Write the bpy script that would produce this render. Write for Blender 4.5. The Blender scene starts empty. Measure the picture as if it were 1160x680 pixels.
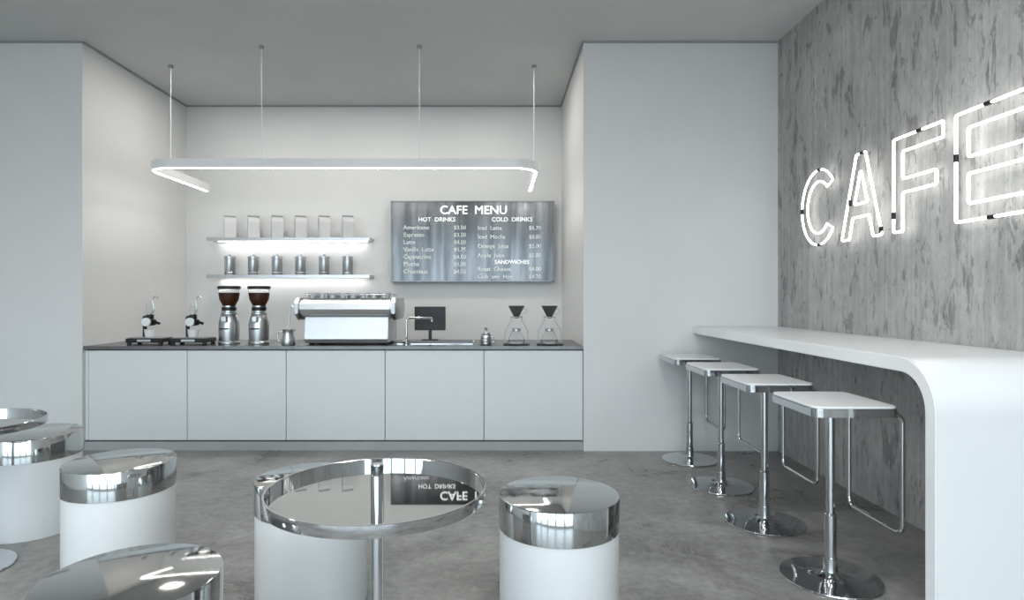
import bpy, bmesh, math, random
from mathutils import Vector, Matrix
random.seed(4)
scene = bpy.context.scene
COL = scene.collection
EYE = 1.32
H = 3.517          # ceiling height
YF = 5.30          # pier face plane
YB = 7.08          # back wall
XR = 2.417         # concrete wall
XL = -6.0
YREAR = -3.6

# ------------------------------------------------------------ materials
def new_mat(name):
    m = bpy.data.materials.new(name); m.use_nodes = True
    nt = m.node_tree
    return m, nt, nt.nodes['Principled BSDF']

def pmat(name, col, rough=0.5, metal=0.0, var=0.0, scale=6.0, bump=0.0, coat=0.0, spec=None, stretch=(1,1,1)):
    m, nt, b = new_mat(name)
    b.inputs['Roughness'].default_value = rough
    b.inputs['Metallic'].default_value = metal
    b.inputs['Coat Weight'].default_value = coat
    if spec is not None: b.inputs['Specular IOR Level'].default_value = spec
    tc = nt.nodes.new('ShaderNodeTexCoord')
    mp = nt.nodes.new('ShaderNodeMapping'); mp.inputs['Scale'].default_value = stretch
    nz = nt.nodes.new('ShaderNodeTexNoise'); nz.inputs['Scale'].default_value = scale; nz.inputs['Detail'].default_value = 5
    nt.links.new(tc.outputs['Object'], mp.inputs[0]); nt.links.new(mp.outputs[0], nz.inputs[0])
    cr = nt.nodes.new('ShaderNodeValToRGB')
    a = [max(0, c*(1-var)) for c in col]; c2 = [min(1, c*(1+var)) for c in col]
    cr.color_ramp.elements[0].color = (*a, 1); cr.color_ramp.elements[1].color = (*c2, 1)
    cr.color_ramp.elements[0].position = .3; cr.color_ramp.elements[1].position = .7
    nt.links.new(nz.outputs[0], cr.inputs[0]); nt.links.new(cr.outputs[0], b.inputs['Base Color'])
    if bump:
        bp = nt.nodes.new('ShaderNodeBump'); bp.inputs['Strength'].default_value = bump; bp.inputs['Distance'].default_value = .01
        nt.links.new(nz.outputs[0], bp.inputs['Height']); nt.links.new(bp.outputs[0], b.inputs['Normal'])
    return m

def emat(name, col, s):
    m, nt, b = new_mat(name)
    b.inputs['Base Color'].default_value = (*col, 1)
    b.inputs['Emission Color'].default_value = (*col, 1)
    b.inputs['Emission Strength'].default_value = s
    return m

M_wall = pmat('wall_paint', (.73,.735,.73), .55, var=.015, scale=2)
M_ceil = pmat('ceiling_paint', (.64,.645,.64), .7, var=.02, scale=2)
M_white = pmat('white_lacquer', (.82,.835,.84), .28, var=.01, scale=3)
M_cab = pmat('cabinet_front', (.72,.745,.75), .38, var=.01, scale=3)
M_body = pmat('stool_body_white', (.76,.77,.77), .42, var=.01)
M_chrome = pmat('polished_chrome', (.62,.63,.64), .07, 1.0, var=.01)
M_mirror = pmat('mirror_steel', (.54,.55,.545), .08, 1.0, var=.02)
M_tray = pmat('tray_mirror_steel', (.54,.55,.545), .02, 1.0, var=.01)
M_steel = pmat('brushed_steel', (.52,.53,.54), .28, 1.0, var=.06, scale=30, stretch=(1,1,12))
M_steelh = pmat('brushed_steel_light', (.62,.63,.64), .36, .75, var=.04, scale=30, stretch=(1,1,14))
M_dark = pmat('black_plastic', (.012,.012,.013), .35, var=.1)
M_top = pmat('dark_steel_counter', (.20,.20,.205), .25, .9, var=.12, scale=10)
M_gap = pmat('shadow_gap', (.10,.10,.10), .8, var=.05)
M_shade_strip = pmat('ceiling_joint_shade', (.36,.365,.37), .7, var=.03)  # grey standing in for the shadow along the wall-ceiling joint
M_plinth = pmat('plinth_grey', (.42,.43,.43), .5, var=.03)
M_bag = pmat('paper_bag_white', (.66,.665,.67), .6, var=.02)
M_bagd = pmat('paper_bag_grey', (.35,.36,.36), .55, var=.02)
M_text = emat('lettering_white_glow', (.9,.92,.92), .40)  # unlit lettering given its own glow to read bright on steel
M_textg = emat('lettering_pale_glow', (.78,.80,.80), .05)  # faint added glow on the item lettering, not a light source
M_neon = emat('neon_white', (1,.985,.96), 3.4)
M_led = emat('led_strip', (1,.97,.92), 20.0)
M_ledw = emat('shelf_led', (1,.97,.93), 24.0)
M_frame = pmat('window_frame_dark', (.05,.05,.055), .4, .5, var=.05)

def beans():
    m, nt, b = new_mat('coffee_beans')
    v = nt.nodes.new('ShaderNodeTexVoronoi'); v.inputs['Scale'].default_value = 70
    tc = nt.nodes.new('ShaderNodeTexCoord'); nt.links.new(tc.outputs['Object'], v.inputs[0])
    cr = nt.nodes.new('ShaderNodeValToRGB')
    cr.color_ramp.elements[0].color = (.12,.035,.012,1); cr.color_ramp.elements[1].color = (.015,.006,.004,1)
    nt.links.new(v.outputs['Distance'], cr.inputs[0]); nt.links.new(cr.outputs[0], b.inputs['Base Color'])
    b.inputs['Roughness'].default_value = .4
    return m
M_beans = beans()

def glass(name='clear_glass', col=(.93,.95,.95), tr=1.0, rough=.02, ior=1.25):
    m, nt, b = new_mat(name)
    b.inputs['Base Color'].default_value = (*col,1); b.inputs['Roughness'].default_value = rough
    b.inputs['Transmission Weight'].default_value = tr; b.inputs['IOR'].default_value = ior
    return m
M_glass = glass(ior=1.12)
M_smoke = glass('smoked_glass', (.28,.28,.28), .8, .08)

def floor_mat():
    m, nt, b = new_mat('floor_concrete')
    N = nt.nodes; L = nt.links
    tc = N.new('ShaderNodeTexCoord')
    n1 = N.new('ShaderNodeTexNoise'); n1.inputs['Scale'].default_value = 1.6; n1.inputs['Detail'].default_value = 10; n1.inputs['Roughness'].default_value = .68; n1.inputs['Distortion'].default_value = .5
    n2 = N.new('ShaderNodeTexNoise'); n2.inputs['Scale'].default_value = 18; n2.inputs['Detail'].default_value = 7; n2.inputs['Roughness'].default_value=.75
    for n in (n1, n2): L.new(tc.outputs['Object'], n.inputs[0])
    mx = N.new('ShaderNodeMixRGB'); mx.inputs[0].default_value = .38
    L.new(n1.outputs[0], mx.inputs[1]); L.new(n2.outputs[0], mx.inputs[2])
    cr = N.new('ShaderNodeValToRGB')
    cr.color_ramp.elements[0].position = .38; cr.color_ramp.elements[0].color = (.155,.153,.145,1)
    cr.color_ramp.elements[1].position = .62; cr.color_ramp.elements[1].color = (.37,.367,.355,1)
    L.new(mx.outputs[0], cr.inputs[0]); L.new(cr.outputs[0], b.inputs['Base Color'])
    mr = N.new('ShaderNodeMapRange'); mr.inputs[3].default_value = .16; mr.inputs[4].default_value = .46
    L.new(n1.outputs[0], mr.inputs[0]); L.new(mr.outputs[0], b.inputs['Roughness'])
    bp = N.new('ShaderNodeBump'); bp.inputs['Strength'].default_value = .08; bp.inputs['Distance'].default_value = .01
    L.new(n2.outputs[0], bp.inputs['Height']); L.new(bp.outputs[0], b.inputs['Normal'])
    return m

def concrete_wall():
    m, nt, b = new_mat('wall_board_marked_concrete')
    N = nt.nodes; L = nt.links
    tc = N.new('ShaderNodeTexCoord')
    def noise(scale, st, det=8, rg=.6, dist=0.0, off=0):
        mp = N.new('ShaderNodeMapping'); mp.inputs['Scale'].default_value = st; mp.inputs['Location'].default_value=(off,off*.7,off*1.3)
        L.new(tc.outputs['Object'], mp.inputs[0])
        n = N.new('ShaderNodeTexNoise'); n.inputs['Scale'].default_value = scale; n.inputs['Detail'].default_value = det
        n.inputs['Roughness'].default_value = rg; n.inputs['Distortion'].default_value = dist
        L.new(mp.outputs[0], n.inputs[0]); return n
    big = noise(1.3, (1,1,.8), 12, .75, .3)
    grain = noise(14, (1,1.5,.6), 10, .8, .1, 3)
    streak = noise(9, (1,4,.06), 6, .7, .1, 7)
    chips = noise(6, (1,1.5,.5), 10, .68, .6, 11)
    pale = noise(15, (1,1.4,.4), 8, .68, .5, 17)
    def ramp(src, p0, p1, c0, c1):
        r = N.new('ShaderNodeValToRGB'); r.color_ramp.elements[0].position = p0; r.color_ramp.elements[1].position = p1
        r.color_ramp.elements[0].color = (*c0, 1); r.color_ramp.elements[1].color = (*c1, 1)
        L.new(src.outputs[0], r.inputs[0]); return r
    base = ramp(big, .35, .65, (.44,.44,.43), (.62,.62,.605))
    g = ramp(grain, .36, .62, (.74,.74,.74), (1.0,1.0,1.0))
    s = ramp(streak, .38, .60, (.80,.80,.80), (1,1,1))
    c = ramp(chips, .565, .60, (1,1,1), (.58,.58,.585))
    p = ramp(pale, .59, .62, (1,1,1), (.62,.62,.63))
    cur = base
    for r, f in ((g, .8), (s, .85), (c, .85), (p, .85)):
        mx = N.new('ShaderNodeMixRGB'); mx.blend_type = 'MULTIPLY'; mx.inputs[0].default_value = f
        L.new(cur.outputs[0], mx.inputs[1]); L.new(r.outputs[0], mx.inputs[2]); cur = mx
    L.new(cur.outputs[0], b.inputs['Base Color'])
    b.inputs['Roughness'].default_value = .6
    ad = N.new('ShaderNodeMixRGB'); ad.blend_type = 'MULTIPLY'; ad.inputs[0].default_value = 1
    L.new(g.outputs[0], ad.inputs[1]); L.new(c.outputs[0], ad.inputs[2])
    bp = N.new('ShaderNodeBump'); bp.inputs['Strength'].default_value = .4; bp.inputs['Distance'].default_value = .01
    L.new(ad.outputs[0], bp.inputs['Height']); L.new(bp.outputs[0], b.inputs['Normal'])
    return m

def board_mat():
    m, nt, b = new_mat('menu_board_steel')
    N = nt.nodes; L = nt.links
    tc = N.new('ShaderNodeTexCoord'); mp = N.new('ShaderNodeMapping'); mp.inputs['Scale'].default_value = (5,1,.5)
    n = N.new('ShaderNodeTexNoise'); n.inputs['Scale'].default_value = 2.2; n.inputs['Detail'].default_value = 4
    L.new(tc.outputs['Object'], mp.inputs[0]); L.new(mp.outputs[0], n.inputs[0])
    b.inputs['Metallic'].default_value = 1
    cr = N.new('ShaderNodeValToRGB'); cr.color_ramp.elements[0].color = (.10,.104,.108,1); cr.color_ramp.elements[1].color = (.20,.205,.21,1)
    cr.color_ramp.elements[0].position=.35; cr.color_ramp.elements[1].position=.65
    L.new(n.outputs[0], cr.inputs[0]); L.new(cr.outputs[0], b.inputs['Base Color'])
    b.inputs['Roughness'].default_value = .2
    return m
M_floor = floor_mat(); M_conc = concrete_wall(); M_board = board_mat()

# ------------------------------------------------------------ helpers
def add(name, me, mats, parent=None, smooth=False, loc=(0,0,0)):
    for mt in (mats if isinstance(mats, (list,tuple)) else [mats]): me.materials.append(mt)
    o = bpy.data.objects.new(name, me); COL.objects.link(o)
    o.location = loc
    if parent: o.parent = parent
    if smooth:
        for p in me.polygons: p.use_smooth = True
    return o

def empty(name, loc=(0,0,0), rz=0):
    e = bpy.data.objects.new(name, None); COL.objects.link(e); e.location = loc; e.rotation_euler = (0,0,rz)
    e.empty_display_size = .05
    return e

def box(name, x0,x1,y0,y1,z0,z1, mat, parent=None, bevel=0, seg=3):
    cx,cy,cz = (x0+x1)/2,(y0+y1)/2,(z0+z1)/2
    bm = bmesh.new(); bmesh.ops.create_cube(bm, size=1)
    bmesh.ops.scale(bm, vec=(x1-x0,y1-y0,z1-z0), verts=bm.verts)
    if bevel:
        bmesh.ops.bevel(bm, geom=bm.edges[:], offset=bevel, segments=seg, affect='EDGES', profile=.5)
    me = bpy.data.meshes.new(name); bm.to_mesh(me); bm.free()
    return add(name, me, mat, parent, loc=(cx,cy,cz))

def sharp(o, ang=35):
    me = o.data
    bm = bmesh.new(); bm.from_mesh(me)
    for e in bm.edges:
        if len(e.link_faces)==2 and e.calc_face_angle(0) > math.radians(ang): e.smooth = False
    bm.to_mesh(me); bm.free()

def lathe(name, prof, mats, parent=None, seg=64, loc=(0,0,0), mi=None):
    bm = bmesh.new(); rings = []
    for r,z in prof:
        if r < 1e-6: rings.append([bm.verts.new((0,0,z))])
        else: rings.append([bm.verts.new((r*math.cos(2*math.pi*i/seg), r*math.sin(2*math.pi*i/seg), z)) for i in range(seg)])
    for k in range(len(prof)-1):
        a,b = rings[k], rings[k+1]
        for i in range(seg):
            j=(i+1)%seg
            if len(a)==1 and len(b)==1: continue
            if len(a)==1: f = bm.faces.new((a[0], b[j], b[i]))
            elif len(b)==1: f = bm.faces.new((a[i], a[j], b[0]))
            else: f = bm.faces.new((a[i], a[j], b[j], b[i]))
            if mi: f.material_index = mi[k]
    bmesh.ops.recalc_face_normals(bm, faces=bm.faces)
    me = bpy.data.meshes.new(name); bm.to_mesh(me); bm.free()
    o = add(name, me, mats, parent, smooth=True, loc=loc); sharp(o, 30)
    return o

def tube(name, pts, r, mat, parent=None, cyclic=False, res=4, loc=(0,0,0)):
    cu = bpy.data.curves.new(name, 'CURVE'); cu.dimensions = '3D'
    cu.bevel_depth = r; cu.bevel_resolution = res; cu.use_fill_caps = True
    sp = cu.splines.new('POLY'); sp.points.add(len(pts)-1)
    for p,q in zip(sp.points, pts): p.co = (*q, 1)
    sp.use_cyclic_u = cyclic
    tmp = bpy.data.objects.new(name+'_c', cu); COL.objects.link(tmp)
    dg = bpy.context.evaluated_depsgraph_get()
    me = bpy.data.meshes.new_from_object(tmp.evaluated_get(dg))
    bpy.data.objects.remove(tmp)
    me.materials.clear()
    return add(name, me, mat, parent, smooth=True, loc=loc)

def fillet(pts, rad, n=8, closed=False):
    P=[Vector(p) for p in pts]; out=[]
    N=len(P)
    for i in range(N):
        if not closed and i in (0,N-1): out.append(P[i]); continue
        a,b,c = P[(i-1)%N],P[i],P[(i+1)%N]
        u=(a-b); v=(c-b); ul,vl=u.length,v.length; u.normalize(); v.normalize()
        ang=u.angle(v)
        d=min(rad/math.tan(ang/2), ul*.49, vl*.49)
        rr=d*math.tan(ang/2)
        s=b+u*d; e=b+v*d
        bis=(u+v).normalized(); cen=b+bis*(rr/math.sin(ang/2))
        w0=s-cen; w1=e-cen; th=w0.angle(w1)
        for k in range(n+1):
            t=k/n
            out.append(cen+(w0*math.sin((1-t)*th)+w1*math.sin(t*th))/math.sin(th))
    return [tuple(p) for p in out]

def prism(name, poly, axis, a0, a1, mat, parent=None, bevel=0, smooth=False):
    def mk(p,a):
        return {'x':(a,p[0],p[1]),'y':(p[0],a,p[1]),'z':(p[0],p[1],a)}[axis]
    bm=bmesh.new()
    A=[bm.verts.new(mk(p,a0)) for p in poly]; B=[bm.verts.new(mk(p,a1)) for p in poly]
    bm.faces.new(A); bm.faces.new(B[::-1]); n=len(poly)
    for i in range(n): bm.faces.new((A[i],A[(i+1)%n],B[(i+1)%n],B[i]))
    bmesh.ops.recalc_face_normals(bm, faces=bm.faces)
    if bevel:
        ed=[e for e in bm.edges if e.calc_face_angle(0)>math.radians(40)]
        bmesh.ops.bevel(bm, geom=ed, offset=bevel, segments=2, affect='EDGES')
    me=bpy.data.meshes.new(name); bm.to_mesh(me); bm.free()
    o=add(name, me, mat, parent, smooth=smooth)
    if smooth: sharp(o,30)
    return o

def rrect(x0,x1,y0,y1,r,n=8):
    return [(p[0],p[1]) for p in fillet([(x0,y0,0),(x1,y0,0),(x1,y1,0),(x0,y1,0)], r, n, True)]

def text(name, body, size, x, z, y, mat, parent, align='LEFT', ext=.001, bold=0.0):
    cu=bpy.data.curves.new(name,'FONT'); cu.body=body; cu.size=size; cu.align_x=align; cu.extrude=ext; cu.offset=0
    cu.resolution_u=3
    tmp=bpy.data.objects.new(name+'_t',cu); COL.objects.link(tmp)
    dg=bpy.context.evaluated_depsgraph_get()
    me=bpy.data.meshes.new_from_object(tmp.evaluated_get(dg)); bpy.data.objects.remove(tmp)
    me.materials.clear()
    me.transform(Matrix.Rotation(math.pi/2,4,'X'))
    if bold:
        bm=bmesh.new(); k=0
        for dx,dz in ((-bold,0),(bold,0),(0,bold),(0,-bold)):
            m2=me.copy(); m2.transform(Matrix.Translation((dx,-.0002*k,dz))); bm.from_mesh(m2); bpy.data.meshes.remove(m2); k+=1
        bm.to_mesh(me); bm.free()
    return add(name, me, mat, parent, loc=(x,y,z))

# ------------------------------------------------------------ room shell
box('floor', XL-.1, XR+.13, YREAR-.1, YB+.12, -.1, 0, M_floor)
box('ceiling', XL-.1, XR+.13, YREAR-.1, YB+.12, H, H+.1, M_ceil)
box('wall_back', -3.55, .75, YB, YB+.12, 0, H, M_wall)
box('wall_pier_left', XL, -3.55, YF, YB+.12, 0, H, M_wall)
box('wall_pier_right', .75, XR, YF, YB+.12, 0, H, M_wall)
box('wall_right', XR, XR+.13, YREAR, YB+.12, 0, H, M_conc)
box('wall_left', XL-.1, XL, YREAR, YB+.12, 0, H, M_wall)
t=.015  # thin dark strips imitate the shadow line where walls meet ceiling
box('shade_strip_1', -3.55,.75, YB-t,YB, H-t,H, M_shade_strip)
box('shade_strip_2', XL,-3.55, YF-t,YF, H-t,H, M_shade_strip)
box('shade_strip_3', .75,XR, YF-t,YF, H-t,H, M_shade_strip)
box('shade_strip_4', -3.55,-3.55+t, YF,YB-t, H-t,H, M_shade_strip)
box('shade_strip_5', .75-t,.75, YF,YB-t, H-t,H, M_shade_strip)
box('wall_rear_header', XL, XR, YREAR-.1, YREAR, 3.0, H, M_wall)
box('wall_rear_sill', XL, XR, YREAR-.1, YREAR, 0, .12, M_wall)
w=(XR-XL)/5
for i in range(5):
    e=empty('window_%d'%(i+1),(XL+w*(i+.5),YREAR-.05,0))
    for nm,a in (('jamb_left',(-w/2,-w/2+.09)),('jamb_right',(w/2-.09,w/2))):
        box(nm,a[0],a[1],-.04,.04,.12,3.0,M_frame,e)
    box('rail_top',-w/2+.09,w/2-.09,-.04,.04,2.93,3.0,M_frame,e)
    box('rail_bottom',-w/2+.09,w/2-.09,-.04,.04,.12,.2,M_frame,e)

# ------------------------------------------------------------ counter
c=empty('service_counter',(0,0,0))
XA,XB=-3.548,.748
CF=YF+.03; CB=6.13
box('carcass',XA,XB,CF+.03,CB,.10,.87,M_gap,c)
box('plinth',XA,XB,CF+.05,CF+.07,0,.10,M_plinth,c)
box('plinth_rail',XA,XB,CF-.005,CF+.03,.0,.075,M_plinth,c)
box('end_filler',XA,XA+.026,CF+.006,CF+.03,.088,.862,M_cab,c)
pw=(XB-XA-.03)/5
for i in range(5):
    box('door_panel_%d'%(i+1), XA+.03+pw*i+.0025, XA+.03+pw*(i+1)-.0025, CF,CF+.03,.088,.862,M_cab,c,bevel=.002,seg=2)
hx0,hx1,hy0,hy1=-.88,-.22,5.55,5.92
T0,T1=.872,.90
box('worktop_left',XA,hx0,CF-.02,CB,T0,T1,M_top,c)
box('worktop_right',hx1,XB,CF-.02,CB,T0,T1,M_top,c)
box('worktop_front',hx0,hx1,CF-.02,hy0,T0,T1,M_top,c)
box('worktop_rear',hx0,hx1,hy1,CB,T0,T1,M_top,c)
box('basin_rim_front',hx0-.01,hx1+.01,hy0-.012,hy0+.004,T1,T1+.006,M_chrome,c)
box('basin_rim_rear',hx0-.01,hx1+.01,hy1-.004,hy1+.012,T1,T1+.006,M_chrome,c)
box('basin_floor',hx0,hx1,hy0,hy1,.872,.88,M_steelh,c)

# ------------------------------------------------------------ shelves
SY0=6.84
for k,z in enumerate((1.985,1.572)):
    s=empty('display_shelf',(0,0,0))
    box('board',-3.21,-1.40,SY0,YB,z-.03,z,M_steel,s,bevel=.002,seg=1)
    box('led_strip',-3.15,-1.46,YB-.075,YB-.060,z-.032,z-.0295,M_ledw,s)
    box('front_lip',-3.21,-1.40,SY0,SY0+.006,z-.04,z-.029,M_steel,s)

def coffee_bag(x):
    e=empty('coffee_bag',(x,6.93,1.985),math.radians(28))
    bm=bmesh.new(); w,d=.062,.042
    L=[(w,d,0),(w*1.0,d*1.05,.18),(w*.98,d*.7,.215),(w*.97,.008,.23),(w*.97,.008,.255)]
    R=[]
    for a,b_,z in L: R.append([bm.verts.new(v) for v in ((-a,-b_,z),(a,-b_,z),(a,b_,z),(-a,b_,z))])
    bm.faces.new(R[0][::-1]); bm.faces.new(R[-1])
    for p,q in zip(R,R[1:]):
        for i in range(4): bm.faces.new((p[i],p[(i+1)%4],q[(i+1)%4],q[i]))
    bmesh.ops.bevel(bm,geom=bm.edges[:],offset=.003,segments=2,affect='EDGES')
    me=bpy.data.meshes.new('pouch'); bm.to_mesh(me); bm.free()
    add('pouch',me,M_bag,e)
    box('fold_clip',-w*.99,w*.99,-.012,.012,.235,.25,M_bagd,e)
def canister(x):
    e=empty('coffee_canister',(x,6.93,1.572))
    lathe('can',[(0,0),(.056,0),(.058,.004),(.058,.168),(.055,.172),(.055,.176),(.061,.178),(.061,.205),(.058,.209),(0,.209)],M_steel,e,40)
    lathe('lid_knob',[(.012,.209),(.012,.216),(.016,.22),(.012,.226),(0,.226)],M_chrome,e,20)
    lathe('band',[(.0585,.02),(.0595,.022),(.0595,.03),(.0585,.032)],M_chrome,e,40)
for i in range(6):
    x=(260.5+26.7*i-562)/700*6.93
    coffee_bag(x); canister(x)

# ------------------------------------------------------------ menu board
mb=empty('menu_board',(0,0,0))
BX0,BX1,BZ0,BZ1=-1.19,.655,1.497,2.41
BY=6.99
box('panel',BX0,BX1,BY,YB,BZ0,BZ1,M_board,mb,bevel=.004,seg=2)
fw=.012
for n,a in (('edge_top',(BX0,BX1,BZ1-fw,BZ1)),('edge_bottom',(BX0,BX1,BZ0,BZ0+fw)),('edge_left',(BX0,BX0+fw,BZ0,BZ1)),('edge_right',(BX1-fw,BX1,BZ0,BZ1))):
    box(n,a[0],a[1],BY-.012,BY,a[2],a[3],M_top,mb)
def bx(px): return (px-562)/700*BY
def bz(py): return EYE+(337-py)/700*BY
ty=BY-.004
text('title','CAFE  MENU',.135,bx(536.5),bz(242.5),ty,M_text,mb,'CENTER',.002,.0028)
text('head_hot','HOT  DRINKS',.068,bx(495),bz(251),ty,M_text,mb,'CENTER',.002,.001)
text('head_cold','COLD  DRINKS',.068,bx(580),bz(251),ty,M_text,mb,'CENTER',.002,.001)
text('head_sandwich','SANDWICHES',.062,bx(580),bz(299),ty,M_text,mb,'CENTER',.002,.001)
hot=[('Americano','$3.50'),('Espresso','$3.50'),('Latte','$4.50'),('Vanilla  Latte','$4.75'),('Cappuccino','$4.50'),('Mocha','$4.50'),('Chocolate','$4.50')]
for i,(a,p) in enumerate(hot):
    z=bz(260+8.3*i)
    text('item_%d'%i,a,.066,bx(457),z,ty,M_textg,mb,'LEFT',.002,.001)
    text('price_%d'%i,p,.062,bx(528),z,ty,M_textg,mb,'RIGHT',.002,.001)
cold=[('Iced  Latte','$6.70',260.5),('Iced  Mocha','$8.80',270.5),('Orange  Juice','$5.00',281),('Apple  Juice','$5.80',291.5),('Roast  Cheese','$4.00',307),('Club  and  Ham','$4.70',315.5)]
for i,(a,p,y) in enumerate(cold):
    text('cold_item_%d'%i,a,.064,bx(541),bz(y),ty,M_textg,mb,'LEFT',.002,.001)
    text('cold_price_%d'%i,p,.062,bx(613),bz(y),ty,M_textg,mb,'RIGHT',.002,.001)

# ------------------------------------------------------------ pendant light
def sweep(name, path, w, z0, z1, mat, parent):
    bm=bmesh.new(); secs=[]
    P=[Vector((p[0],p[1])) for p in path]
    for i,p in enumerate(P):
        d=(P[min(i+1,len(P)-1)]-P[max(i-1,0)]).normalized(); n=Vector((-d.y,d.x))
        a=p+n*w; b_=p-n*w
        secs.append([bm.verts.new(v) for v in ((a.x,a.y,z0),(b_.x,b_.y,z0),(b_.x,b_.y,z1),(a.x,a.y,z1))])
    for p,q in zip(secs,secs[1:]):
        for i in range(4): bm.faces.new((p[i],p[(i+1)%4],q[(i+1)%4],q[i]))
    bm.faces.new(secs[0]); bm.faces.new(secs[-1][::-1])
    bmesh.ops.recalc_face_normals(bm,faces=bm.faces)
    me=bpy.data.meshes.new(name); bm.to_mesh(me); bm.free()
    return add(name,me,mat,parent)
pl=empty('pendant_light',(0,0,0))
PZ=2.485; PY=5.40
path=fillet([(-3.08,6.58,0),(-3.08,PY,0),(.36,PY,0),(.36,6.58,0)],.22,14)
sweep('housing',path,.022,PZ-.034,PZ+.045,M_white,pl)
sweep('diffuser',path,.012,PZ-.037,PZ-.0341,M_led,pl)
for i,(x,y) in enumerate(((-2.05,PY),(-.67,PY),(-3.08,5.85),(.36,5.85))):
    tube('cable_%d'%(i+1),[(x,y,PZ+.04),(x,y,H-.01)],.0045,M_white,pl)
    lathe('canopy_%d'%(i+1),[(0,-.03),(.018,-.03),(.022,-.026),(.022,0)],M_steel,pl,20,loc=(x,y,H))

# ------------------------------------------------------------ neon sign
NX=XR-.05
ns=empty('neon_cafe_sign',(0,0,0))
Z0,Z1=1.705,2.255; TK=.085
def npt(u,v): return (NX,u,v)
NR=.0078
def outline(name, pts, rad=.012):
    pp=fillet([npt(*p) for p in pts],rad,4,True)
    tube(name,pp,NR,M_neon,ns,cyclic=True)
yc=4.535; ry=.245; rz=(Z1-Z0)/2; zc=(Z0+Z1)/2
Cp=[]
for k in range(33):
    a=math.radians(38+(322-38)*k/32); Cp.append((yc-ry*math.cos(a), zc+rz*math.sin(a)))
for k in range(33):
    a=math.radians(316-(316-44)*k/32); Cp.append((yc-(ry-TK)*math.cos(a), zc+(rz-TK)*math.sin(a)))
tube('letter_c',[npt(*p) for p in Cp],NR,M_neon,ns,cyclic=True)
a0,a1=4.23,3.79; m=(a0+a1)/2
outline('letter_a',[(a0,Z0),(m+.05,Z1),(m-.05,Z1),(a1,Z0),(a1+.09,Z0),(a1+.13,Z0+.14),(a0-.13,Z0+.14),(a0-.09,Z0)])
outline('letter_a_counter',[(m+.072,Z0+.225),(m,Z1-.10),(m-.072,Z0+.225)],.008)
f0,f1=3.68,3.27
outline('letter_f',[(f0,Z0),(f0,Z1),(f1,Z1),(f1,Z1-TK),(f0-TK,Z1-TK),(f0-TK,zc+.03),(f1+.05,zc+.03),(f1+.05,zc-.05),(f0-TK,zc-.05),(f0-TK,Z0)])
e0,e1=3.18,2.73
outline('letter_e',[(e0,Z0),(e0,Z1),(e1,Z1),(e1,Z1-TK),(e0-TK,Z1-TK),(e0-TK,zc+.045),(e1+.03,zc+.045),(e1+.03,zc-.04),(e0-TK,zc-.04),(e0-TK,Z0+TK),(e1,Z0+TK),(e1,Z0)])
clips=[(4.78,zc,'z'),(4.52,Z1,'y'),(4.52,Z0,'y'),(4.13,zc-.03,'z'),(3.99,Z1,'y'),(3.80,Z0+.03,'z'),(3.68,Z0+.10,'z'),(3.45,Z1,'y'),(3.18,Z0+.33,'z'),(2.95,Z0,'y'),(2.97,Z1,'y')]
for i,(y,z,ax) in enumerate(clips):
    d=(0,.02,0) if ax=='y' else (0,0,.02)
    tube('clip_%d'%i,[(NX,y-d[1],z-d[2]),(NX,y+d[1],z+d[2])],.0115,M_dark,ns)
    tube('standoff_%d'%i,[(NX,y,z),(XR,y,z)],.004,M_glass,ns)

# ------------------------------------------------------------ bar counter
bc=empty('bar_counter',(0,0,0))
by0,bz1,th,R=2.375,1.072,.062,.21
def arc(cy,cz,r,a0,a1,n=14): return [(cy+r*math.cos(math.radians(a0+(a1-a0)*k/n)),cz+r*math.sin(math.radians(a0+(a1-a0)*k/n))) for k in range(n+1)]
outer=[(by0,0)]+arc(by0+R,bz1-R,R,180,90)+[(YF,bz1)]
inner=[(YF,bz1-th)]+arc(by0+R,bz1-R,R-th,90,180)+[(by0+th,0)]
prism('slab',outer+inner,'x',1.69,XR,M_white,bc,bevel=.004,smooth=True)

# ------------------------------------------------------------ bar stools
def bar_stool(y):
    e=empty('bar_stool',(1.572,y,0))
    sh=.842; hw=.19; hd=.225
    lathe('base',[(0,0),(.215,0),(.22,.004),(.218,.009),(.12,.017),(.05,.024),(.034,.034),(.031,.05),(.031,.10),(.0,.10)],M_chrome,e,72)
    lathe('sleeve',[(.0265,.10),(.0265,.30),(.021,.306)],M_chrome,e,32)
    lathe('post',[(.0195,.30),(.0195,sh-.065),(.045,sh-.06),(.05,sh-.045)],M_chrome,e,32)
    prism('seat_frame',rrect(-hw,hw,-hd,hd,.045),'z',sh-.046,sh-.008,M_chrome,e,bevel=.004,smooth=True)
    prism('seat_pad',rrect(-hw+.004,hw-.004,-hd+.004,hd-.004,.042),'z',sh-.008,sh+.002,M_white,e,bevel=.003,smooth=True)
    fx=hw+.015
    pts=fillet([(hw-.08,-hd+.02,sh-.03),(fx,-hd+.02,sh-.03),(fx,-hd+.02,.28),(fx,hd-.02,.28),(fx,hd-.02,sh-.03),(hw-.08,hd-.02,sh-.03)],.045,8)
    tube('footrest_loop',pts,.0105,M_chrome,e,res=5)
for y in (2.906,3.62,4.32,5.02): bar_stool(y)

# ------------------------------------------------------------ drum stools & tables
def drum_stool(x,y,r=.2375,h=.53):
    e=empty('drum_stool',(x,y,0))
    bh=.13
    lathe('body',[(0,0),(r-.006,0),(r-.003,.006),(r-.003,h-bh)],M_body,e,96)
    lathe('steel_cap',[(r-.004,h-bh),(r,h-bh+.001),(r,h-.004),(r-.0015,h-.001),(r-.004,h),(0,h)],M_mirror,e,96)
drum_stool(-1.80,2.96,.24,.54); drum_stool(-.80,2.69,.2375,.54); drum_stool(.2515,2.48,.24,.535); drum_stool(-1.035,1.75,.24); drum_stool(-2.66,3.54,.245,.55)

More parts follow.
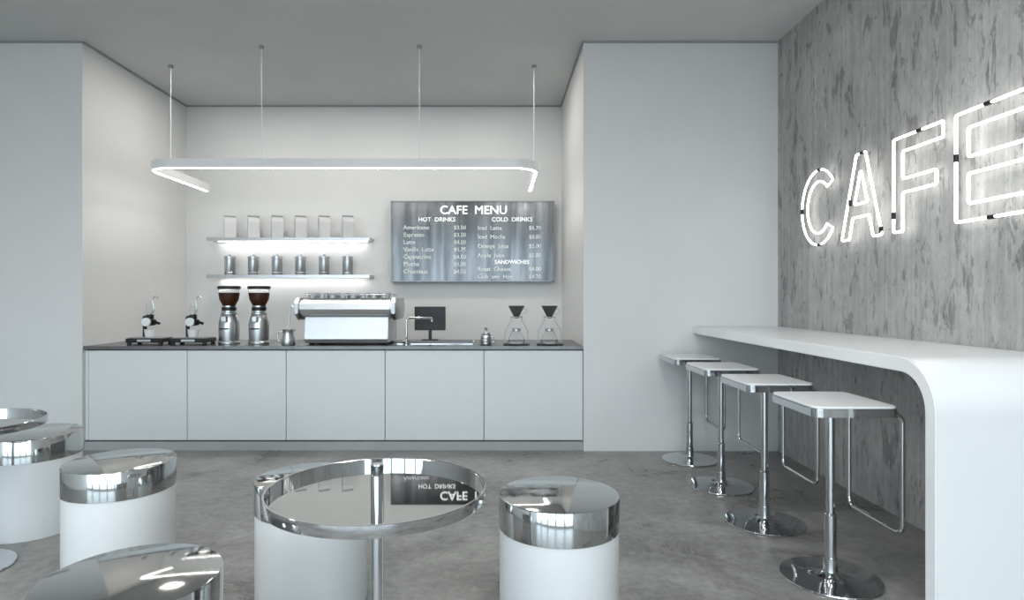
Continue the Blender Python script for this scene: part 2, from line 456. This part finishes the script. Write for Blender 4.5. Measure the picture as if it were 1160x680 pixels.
def side_table(x,y,h=.718,r=.344):
    e=empty('round_side_table',(x,y,0))
    lathe('tray_rim',[(r-.012,h-.034),(r,h-.034),(r+.001,h-.032),(r+.001,h+.001),(r,h+.002),(r-.006,h+.002),(r-.007,h+.001),(r-.007,h-.026)],M_chrome,e,128)
    lathe('tray_top',[(0,h-.034),(r-.004,h-.034),(r-.004,h-.026),(0,h-.026)],M_tray,e,128)
    lathe('post',[(.020,.02),(.020,h-.034)],M_chrome,e,40)
    lathe('grip_post',[(.0205,h-.026),(.0205,h+.070),(.0185,h+.073),(0,h+.073)],M_chrome,e,40)
    lathe('foot',[(0,0),(.215,0),(.22,.004),(.217,.010),(.06,.018),(.03,.026),(.02,.035)],M_chrome,e,80)
side_table(-.378,1.965); side_table(-2.60,3.0)

# ------------------------------------------------------------ counter objects
CT=.90
def grinder(x,y):
    e=empty('coffee_grinder',(x,y,CT))
    lathe('body',[(0,0),(.088,0),(.092,.006),(.092,.018),(.084,.026),(.086,.05),(.090,.12),(.088,.19),(.078,.235),(.066,.262),(.070,.268),(.070,.282),(.060,.288),(.058,.345),(0,.345)],M_steel,e,48)
    lathe('collar',[(.059,.30),(.063,.302),(.063,.33),(.059,.332)],M_dark,e,40)
    lathe('bean_hopper',[(.050,.345),(.058,.352),(.082,.40),(.088,.44),(.088,.462),(0,.462)],M_beans,e,40)
    lathe('hopper_glass',[(.0895,.435),(.0895,.49),(.092,.495),(.0,.495)],M_glass,e,40)
    lathe('lid',[(0,.496),(.096,.496),(.100,.50),(.100,.515),(.094,.522),(0,.522)],M_dark,e,40)
    box('spout',-.022,.022,-.12,-.06,.20,.25,M_steel,e,bevel=.005)
    tube('fork',fillet([(-.03,-.085,.14),(-.03,-.135,.14),(.03,-.135,.14),(.03,-.085,.14)],.015,5),.005,M_dark,e)
    lathe('dial',[(0,0),(.02,0),(.02,.012),(0,.012)],M_dark,e,24,loc=(.055,-.045,.335))
grinder((259.5-562)/700*5.60,5.60); grinder((293.5-562)/700*5.60,5.60)

def brewer(x,y):
    e=empty('espresso_lever_brewer',(x,y,CT))
    box('base',-.165,.165,-.10,.10,.018,.055,M_dark,e,bevel=.008)
    for i,(a,b_) in enumerate(((-.14,-.08),(.14,-.08),(-.14,.08),(.14,.08))):
        lathe('foot_%d'%i,[(0,0),(.018,0),(.018,.02),(0,.02)],M_dark,e,16,loc=(a,b_,0))
    box('display',-.06,.06,-.1015,-.098,.026,.046,M_steel,e)
    box('drip_tray',-.15,.15,-.085,.085,.055,.062,M_steel,e,bevel=.002,seg=1)
    tube('column',fillet([(-.07,.04,.06),(-.07,.04,.20),(-.055,-.0,.24),(0,-.01,.24)],.03,6),.017,M_dark,e)
    lathe('cup',[(0,.063),(.035,.063),(.042,.075),(.048,.13),(.045,.132),(.038,.08),(0,.07)],M_white,e,32)
    lathe('brew_chamber',[(0,.165),(.03,.165),(.05,.172),(.052,.215),(.03,.225),(.03,.265),(0,.265)],M_dark,e,32)
    lathe('gauge',[(0,-.012),(.036,-.012),(.038,-.008),(.038,.012),(0,.012)],M_white,e,32,loc=(0,-.062,.20)).rotation_euler=(math.pi/2,0,0)
    lathe('glass_chimney',[(.02,.265),(.035,.29),(.032,.34),(.025,.36)],M_glass,e,24)
    tube('lever',fillet([(0,0,.26),(.035,0,.31),(.02,0,.40),(.05,0,.44),(.075,0,.41)],.02,6),.005,M_chrome,e)
    tube('handle',[(.045,-.01,.20),(.10,-.03,.185)],.012,M_dark,e)
brewer((170-562)/700*5.58,5.58); brewer((219-562)/700*5.58,5.58)

# espresso machine
DX=.025
em=empty('espresso_machine',(DX,0,0))
my0,my1=5.47,5.98
prism('lower_body',[(my0+.02,CT+.014),(my0+.0,CT+.05),(my0+.03,CT+.25),(my1,CT+.25),(my1,CT+.014)],'x',-1.725,-.985,M_steelh,em,bevel=.008,smooth=True)
up=[(my0+.03,CT+.245),(my0-.045,CT+.275),(my0-.065,CT+.315),(my0-.055,CT+.365),(my0-.02,CT+.395),(my0+.05,CT+.405),(my1-.01,CT+.405),(my1,CT+.39),(my1,CT+.245)]
prism('upper_shell',up,'x',-1.755,-.945,M_steelh,em,bevel=.012,smooth=True)
for sx,a,b_ in (('side_panel_left',-1.79,-1.756),('side_panel_right',-.944,-.91)):
    side=[(my0+.02,CT+.22),(my0-.075,CT+.28),(my0-.08,CT+.37),(my0-.02,CT+.415),(my1+.01,CT+.415),(my1+.01,CT+.30),(my1-.08,CT+.22)]
    prism(sx,side,'x',a,b_,M_steel,em,bevel=.006)
for i,x in enumerate((-1.68,-1.03)):
    for j,y in enumerate((my0+.08,my1-.06)):
        lathe('foot_%d%d'%(i,j),[(0,0),(.025,0),(.02,.016),(0,.016)],M_dark,em,20,loc=(x,y,CT))
tube('gallery_rail',fillet([(-1.73,my0+.01,CT+.445),(-.97,my0+.01,CT+.445),(-.97,my1-.03,CT+.445),(-1.73,my1-.03,CT+.445)],.03,5,True),.004,M_chrome,em,cyclic=True)
for i in range(5):
    tube('rail_post_%d'%i,[(-1.71+.18*i,my0+.01,CT+.40),(-1.71+.18*i,my0+.01,CT+.445)],.004,M_chrome,em)
for i in range(8):
    for j in range(2):
        lathe('cup_%d_%d'%(i,j),[(0,0),(.024,0),(.036,.012),(.041,.055),(.038,.055),(.033,.014),(0,.008)],M_steelh,em,24,loc=(-1.67+.092*i,my0+.07+.11*j,CT+.405))

def pitcher(x,y):
    e=empty('milk_pitcher',(x,y,CT))
    lathe('jug',[(0,0),(.055,0),(.058,.006),(.056,.05),(.044,.10),(.046,.13),(.050,.14),(.047,.14),(.042,.10),(.0,.09)],M_steel,e,40)
    tube('handle',fillet([(-.046,0,.125),(-.09,0,.12),(-.09,0,.04),(-.055,0,.035)],.02,6),.006,M_chrome,e)
    tube('spout_lip',[(.044,0,.125),(.062,0,.145)],.008,M_steel,e)
    tube('stirring_wand',fillet([(.0,0,.09),(.015,.0,.30),(.03,0,.36),(.045,0,.33)],.02,6),.005,M_chrome,e)
pitcher((327-562)/700*5.40,5.39)

fa=empty('sink_faucet',((460.5-562)/700*5.50,5.50,CT))
lathe('escutcheon',[(0,0),(.03,0),(.03,.006),(.016,.012),(.016,.03),(0,.03)],M_chrome,fa,28)
tube('spout',fillet([(0,0,.01),(0,0,.235),(.215,.10,.235),(.215,.10,.20)],.025,8),.0105,M_chrome,fa)
tube('lever',[(0,0,.05),(-.0,-.05,.07)],.005,M_chrome,fa)

ps=empty('pos_tablet',((487-562)/700*5.98,6.0,CT))
box('screen',-.15,.15,-.012,.012,.10,.33,M_dark,ps,bevel=.006)
box('stand_neck',-.015,.015,.0,.02,.012,.20,M_dark,ps)
box('stand_foot',-.08,.08,-.05,.06,0,.012,M_dark,ps,bevel=.004)

kt=empty('ribbed_sugar_pot',((550.5-562)/700*5.46,5.46,CT))
lathe('pot',[(0,0),(.042,0),(.05,.01),(.05,.025),(.044,.03),(.05,.035),(.05,.052),(.044,.057),(.048,.062),(.046,.08),(.038,.086),(.040,.092),(.034,.105),(.014,.118),(.010,.13),(.016,.14),(.010,.152),(0,.154)],M_steel,kt,40)
tube('handle',fillet([(.046,0,.075),(.075,0,.075),(.075,0,.025),(.048,0,.02)],.015,5),.005,M_chrome,kt)

def pour_over(x,y):
    e=empty('pour_over_stand',(x,y,CT))
    box('base_plate',-.115,.115,-.08,.08,0,.010,M_dark,e,bevel=.004)
    tube('wire_left',fillet([(-.105,0,.010),(-.10,0,.13),(-.045,0,.215),(-.05,0,.245)],.03,6),.0045,M_steel,e)
    tube('wire_right',fillet([(.105,0,.010),(.10,0,.13),(.045,0,.215),(.05,0,.245)],.03,6),.0045,M_steel,e)
    tube('holder_ring',[(.052*math.cos(k/24*6.2832),.052*math.sin(k/24*6.2832),.245) for k in range(24)],.004,M_steel,e,cyclic=True)
    lathe('glass_server',[(0,.011),(.06,.011),(.072,.02),(.074,.045),(.045,.11),(.032,.13),(.040,.15),(.037,.15),(.029,.13),(.042,.108),(.070,.045),(.066,.022),(0,.018)],M_glass,e,36)
    lathe('server_collar',[(.0335,.118),(.037,.12),(.037,.138),(.0335,.14)],M_steel,e,30)
    lathe('dripper_cone',[(0,.235),(.018,.235),(.022,.245),(.070,.335),(.074,.345),(.070,.345),(.02,.252),(0,.25)],M_smoke,e,36)
    tube('dripper_handle',fillet([(.06,0,.32),(.10,0,.31),(.08,0,.275),(.04,0,.27)],.012,5),.004,M_steel,e)
pour_over((585-562)/700*5.5,5.5); pour_over((622.5-562)/700*5.5,5.5)

# ------------------------------------------------------------ lighting
wd=bpy.data.worlds.new('World'); scene.world=wd; wd.use_nodes=True
nt=wd.node_tree; bg=nt.nodes['Background']
tc=nt.nodes.new('ShaderNodeTexCoord'); sx=nt.nodes.new('ShaderNodeSeparateXYZ'); cr=nt.nodes.new('ShaderNodeValToRGB')
nt.links.new(tc.outputs['Generated'],sx.inputs[0]); nt.links.new(sx.outputs['Z'],cr.inputs[0])
cr.color_ramp.elements[0].position=0.0; cr.color_ramp.elements[0].color=(.38,.43,.46,1)
cr.color_ramp.elements[1].position=.08; cr.color_ramp.elements[1].color=(.75,.90,1,1)
nt.links.new(cr.outputs[0],bg.inputs['Color']); bg.inputs['Strength'].default_value=5.2
po=bpy.data.lights.new('window_portal','AREA'); po.shape='RECTANGLE'; po.size=XR-XL; po.size_y=2.88
po.cycles.is_portal=True
o=bpy.data.objects.new('window_portal',po); COL.objects.link(o); o.location=((XL+XR)/2,YREAR-.12,1.56)
o.rotation_euler=Vector((0,1,0)).to_track_quat('-Z','Z').to_euler()
def fill_light(x,y,pw,sx,sy,col=(1,.96,.90)):  # added area light under the ceiling for fill, no modelled fixture
    l=bpy.data.lights.new('added_fill_light','AREA'); l.shape='RECTANGLE'; l.size=sx; l.size_y=sy; l.energy=pw; l.color=col
    ob=bpy.data.objects.new('added_fill_light',l); COL.objects.link(ob); ob.location=(x,y,H-.02)
for x in (-2.6,-1.4,-.1): fill_light(x,5.9,11,.3,.3)  # added warm fill to brighten the alcove
for y in (-1.6,.2,2.0):
    for x,p in ((-4.2,9),(-1.8,22),(.6,26)): fill_light(x,y,p,1.2,.3,(1,.995,.985))  # added fill above the room, out of camera view

bpy.context.view_layer.update()
for e in [o for o in bpy.data.objects if o.type=='EMPTY' and o.location.length<.1 and o.children]:
    lo=Vector((1e9,)*3); hi=Vector((-1e9,)*3)
    for ch in e.children:
        for cn in ch.bound_box:
            p=ch.matrix_world@Vector(cn)
            lo=Vector(map(min,lo,p)); hi=Vector(map(max,hi,p))
    c_=Vector(((lo.x+hi.x)/2,(lo.y+hi.y)/2,lo.z)); d=c_-e.location
    e.location=c_
    for ch in e.children: ch.location-=d

# ------------------------------------------------------------ camera
cam=bpy.data.cameras.new('camera'); co=bpy.data.objects.new('camera',cam); COL.objects.link(co)
co.location=(0,0,EYE); co.rotation_euler=(math.pi/2,0,0)
cam.sensor_width=36; cam.lens=700/1160*36; cam.shift_x=18/1160; cam.shift_y=-3/1160
cam.clip_start=.05
scene.camera=co
scene.view_settings.view_transform='Standard'
scene.view_settings.look='None'
scene.view_settings.exposure=.14
scene.view_settings.gamma=.90
